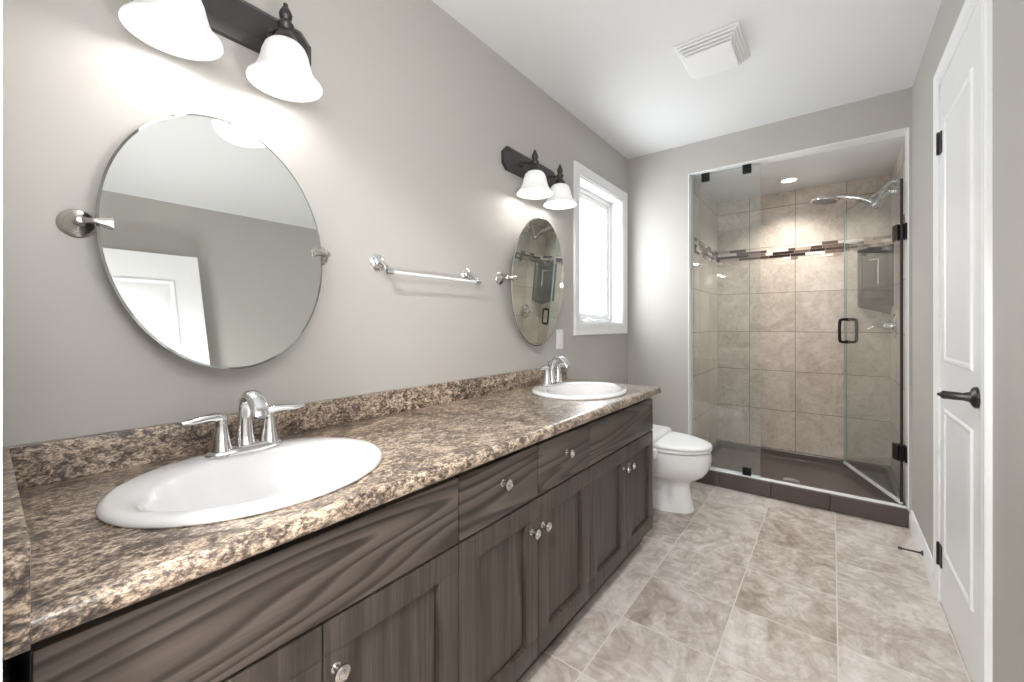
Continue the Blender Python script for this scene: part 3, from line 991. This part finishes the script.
# ------------------------------------------------------------------ shower head, valve, caddy, downlight
sh = thing('shower_sprayer', 'chrome shower head on a curved arm from the right shower wall', 'shower head', (1.618, 3.72, 2.03))
bm = BM()
lathe(bm, [(.030, 0), (.031, .004), (.024, .010), (.014, .014)], (1.6175, 3.70, 2.075), (-1, 0, 0), 24)
tube(bm, [(1.608, 3.70, 2.075), (1.588, 3.70, 2.074), (1.560, 3.70, 2.040), (1.530, 3.70, 1.972)], [.014, .014, .015, .017], 14)
build('arm', bm, M['chrome'], sh)
bm = BM()
lathe(bm, [(.018, -.034), (.026, -.026), (.030, -.008), (.030, .012), (.022, .028), (.014, .032)], (1.516, 3.70, 1.945), (-.55, 0, -.83), 20)
tube(bm, [(1.606, 3.70, 2.010), (1.575, 3.70, 2.006), (1.545, 3.70, 1.975), (1.515, 3.70, 1.940)], [.012, .014, .017, .020], 14)
build('holder', bm, M['chrome'], sh)
bm = BM()
tube(bm, [(1.530, 3.70, 1.925), (1.480, 3.70, 1.965), (1.420, 3.70, 1.998), (1.350, 3.70, 2.020), (1.300, 3.70, 2.028)], [.018, .021, .022, .024, .030], 18, 8, flat=[1, 1, .95, .8, .6], side=(0, 1, 0))
ax = Vector((.10, 0, 1)).normalized()
lathe(bm, [(.020, .030), (.050, .020), (.078, .006), (.086, -.006), (.084, -.012), (.078, -.014)], (1.238, 3.70, 2.022), ax, 36)
hd = build('spray_head', bm, M['chrome'], sh, 50)
bm = BM()
lathe(bm, [(.076, -.0142), (.074, -.0175), (.0001, -.0180)], (1.238, 3.70, 2.022), ax, 36)
a_, b_, d_ = basis(ax)
for ring, cnt in ((.02, 7), (.042, 13), (.062, 19)):
    for k in range(cnt):
        an = 2*PI*k/cnt
        c = Vector((1.238, 3.70, 2.022))+(a_*math.cos(an)+b_*math.sin(an))*ring-d_*.0176
        lathe(bm, [(.004, 0), (.0025, .004)], c, -d_, 8)
build('spray_face', bm, simple('grey_nozzle_rubber', (.22, .22, .23), .4), hd)

va = thing('shower_valve', 'chrome round shower valve with lever on the right shower wall', 'shower valve', (1.618, 3.76, 1.12))
bm = BM()
lathe(bm, [(.082, 0), (.083, .004), (.076, .010), (.045, .015), (.030, .018)], (1.6175, 3.76, 1.12), (-1, 0, 0), 40)
build('escutcheon', bm, M['chrome'], va)
bm = BM()
lathe(bm, [(.028, .016), (.026, .050), (.020, .062), (.0001, .066)], (1.6175, 3.76, 1.12), (-1, 0, 0), 24)
tube(bm, [(1.562, 3.76, 1.118), (1.545, 3.76, 1.120), (1.505, 3.76, 1.118), (1.478, 3.76, 1.100)], [.012, .011, .010, .008], 14, flat=.7, side=(0, 1, 0))
build('lever', bm, M['chrome'], va)

cdy = thing('corner_caddy', 'dark glossy corner caddy on the tiled shower wall below the mosaic band', 'shower caddy', (1.56, 4.0, 1.2))
L0 = Vector((1.432, SB-.005, 0)); R0 = Vector((1.613, 3.872, 0)); K0 = Vector((1.613, SB-.005, 0))
def cz(v, z): return Vector((v.x, v.y, z))
def lerp(a, b, t): return a+(b-a)*t
zt_, zb_ = 1.690, 1.262
inn = (K0-(L0+R0)/2).normalized()
bm = BM()
th = .014
# two wall sides, roof, sloping underside
prism(bm, [cz(L0, zb_), cz(K0, 1.205), cz(K0, zt_), cz(L0, zt_)], Vector((0, -.010, 0)))
prism(bm, [cz(R0, zb_), cz(K0, 1.205), cz(K0, zt_), cz(R0, zt_)], Vector((-.010, 0, 0)))
prism(bm, [cz(L0, zt_-.012), cz(R0, zt_-.012), cz(K0, zt_-.012)], Vector((0, 0, .012)))
prism(bm, [cz(L0, zb_), cz(R0, zb_), cz(K0, 1.205)], Vector((0, 0, .010)))
# front frame
for (t0, t1, z0, z1) in ((0, .13, zb_, zt_), (.87, 1, zb_, zt_), (.13, .87, zt_-.035, zt_), (.13, .87, zb_, zb_+.035)):
    p = [cz(lerp(L0, R0, t0), z0), cz(lerp(L0, R0, t1), z0), cz(lerp(L0, R0, t1), z1), cz(lerp(L0, R0, t0), z1)]
    prism(bm, p, inn*.010)
build('shell', bm, M['caddy'], cdy, 0)
for z in (1.392, 1.315):
    bm = BM()
    prism(bm, [cz(L0, z)+inn*.012, cz(R0, z)+inn*.012, cz(K0, z)-inn*.012], Vector((0, 0, .008)))
    build('shelf', bm, M['caddy'], cdy, 0)
bm = BM()
pa, pb = lerp(L0, R0, .36)-inn*.004, lerp(L0, R0, .62)-inn*.004
tube(bm, [cz(pa, 1.600), cz(pb, 1.600), cz(pb, 1.590), cz(pb, 1.42)], .004, 10, 3)
build('rail', bm, M['chrome'], cdy, 50, label='chrome rail')

dl = thing('recessed_light', 'small round recessed downlight in the shower ceiling', 'ceiling light', (1.023, 3.70, HD))
bm = BM(); lathe(bm, [(.062, -.0005), (.062, -.004), (.052, -.007), (.046, -.003), (.046, -.0005)], (1.023, 3.743, HD), seg=36); build('trim_ring', bm, M['plastic'], dl)
bm = BM(); lathe(bm, [(.045, -.0008), (.044, -.0028), (.0001, -.0035)], (1.023, 3.743, HD), seg=32); build('lens', bm, M['lens'], dl, label='glowing lens')
light('shower_downlight_bulb', 'SPOT', (1.023, 3.743, HD-.012), 38, color=(1, .95, .88), spot_size=R(125), spot_blend=1.0, shadow_soft_size=.04)

ds = thing('door_stop', 'dark metal door stop sticking out of the right baseboard', 'door stop', (1.6, 2.70, .06))
bm = BM()
lathe(bm, [(.012, 0), (.012, .004), (.006, .007), (.0045, .012), (.0042, .070), (.0065, .072), (.0075, .082), (.005, .086)], (W-.0142, 2.70, .060), (-1, .10, -.06), 14)
build('rod', bm, M['pewter'], ds)

# ceiling lamp added unseen behind the camera to fill the room with light
hl = thing('hall_fill_lamp', 'added round white fill lamp on the unseen hallway ceiling', 'ceiling light', (1.25, -.75, H))
bm = BM(); lathe(bm, [(.17, -.0005), (.17, -.02), (.16, -.03), (.14, -.03)], (1.25, -.75, H), seg=36); build('base', bm, M['plastic'], hl)
bm = BM(); lathe(bm, [(.155, -.030), (.15, -.05), (.12, -.075), (.06, -.09), (.0001, -.093)], (1.25, -.75, H), seg=36); build('diffuser', bm, M['lens'], hl, label='glowing white diffuser')
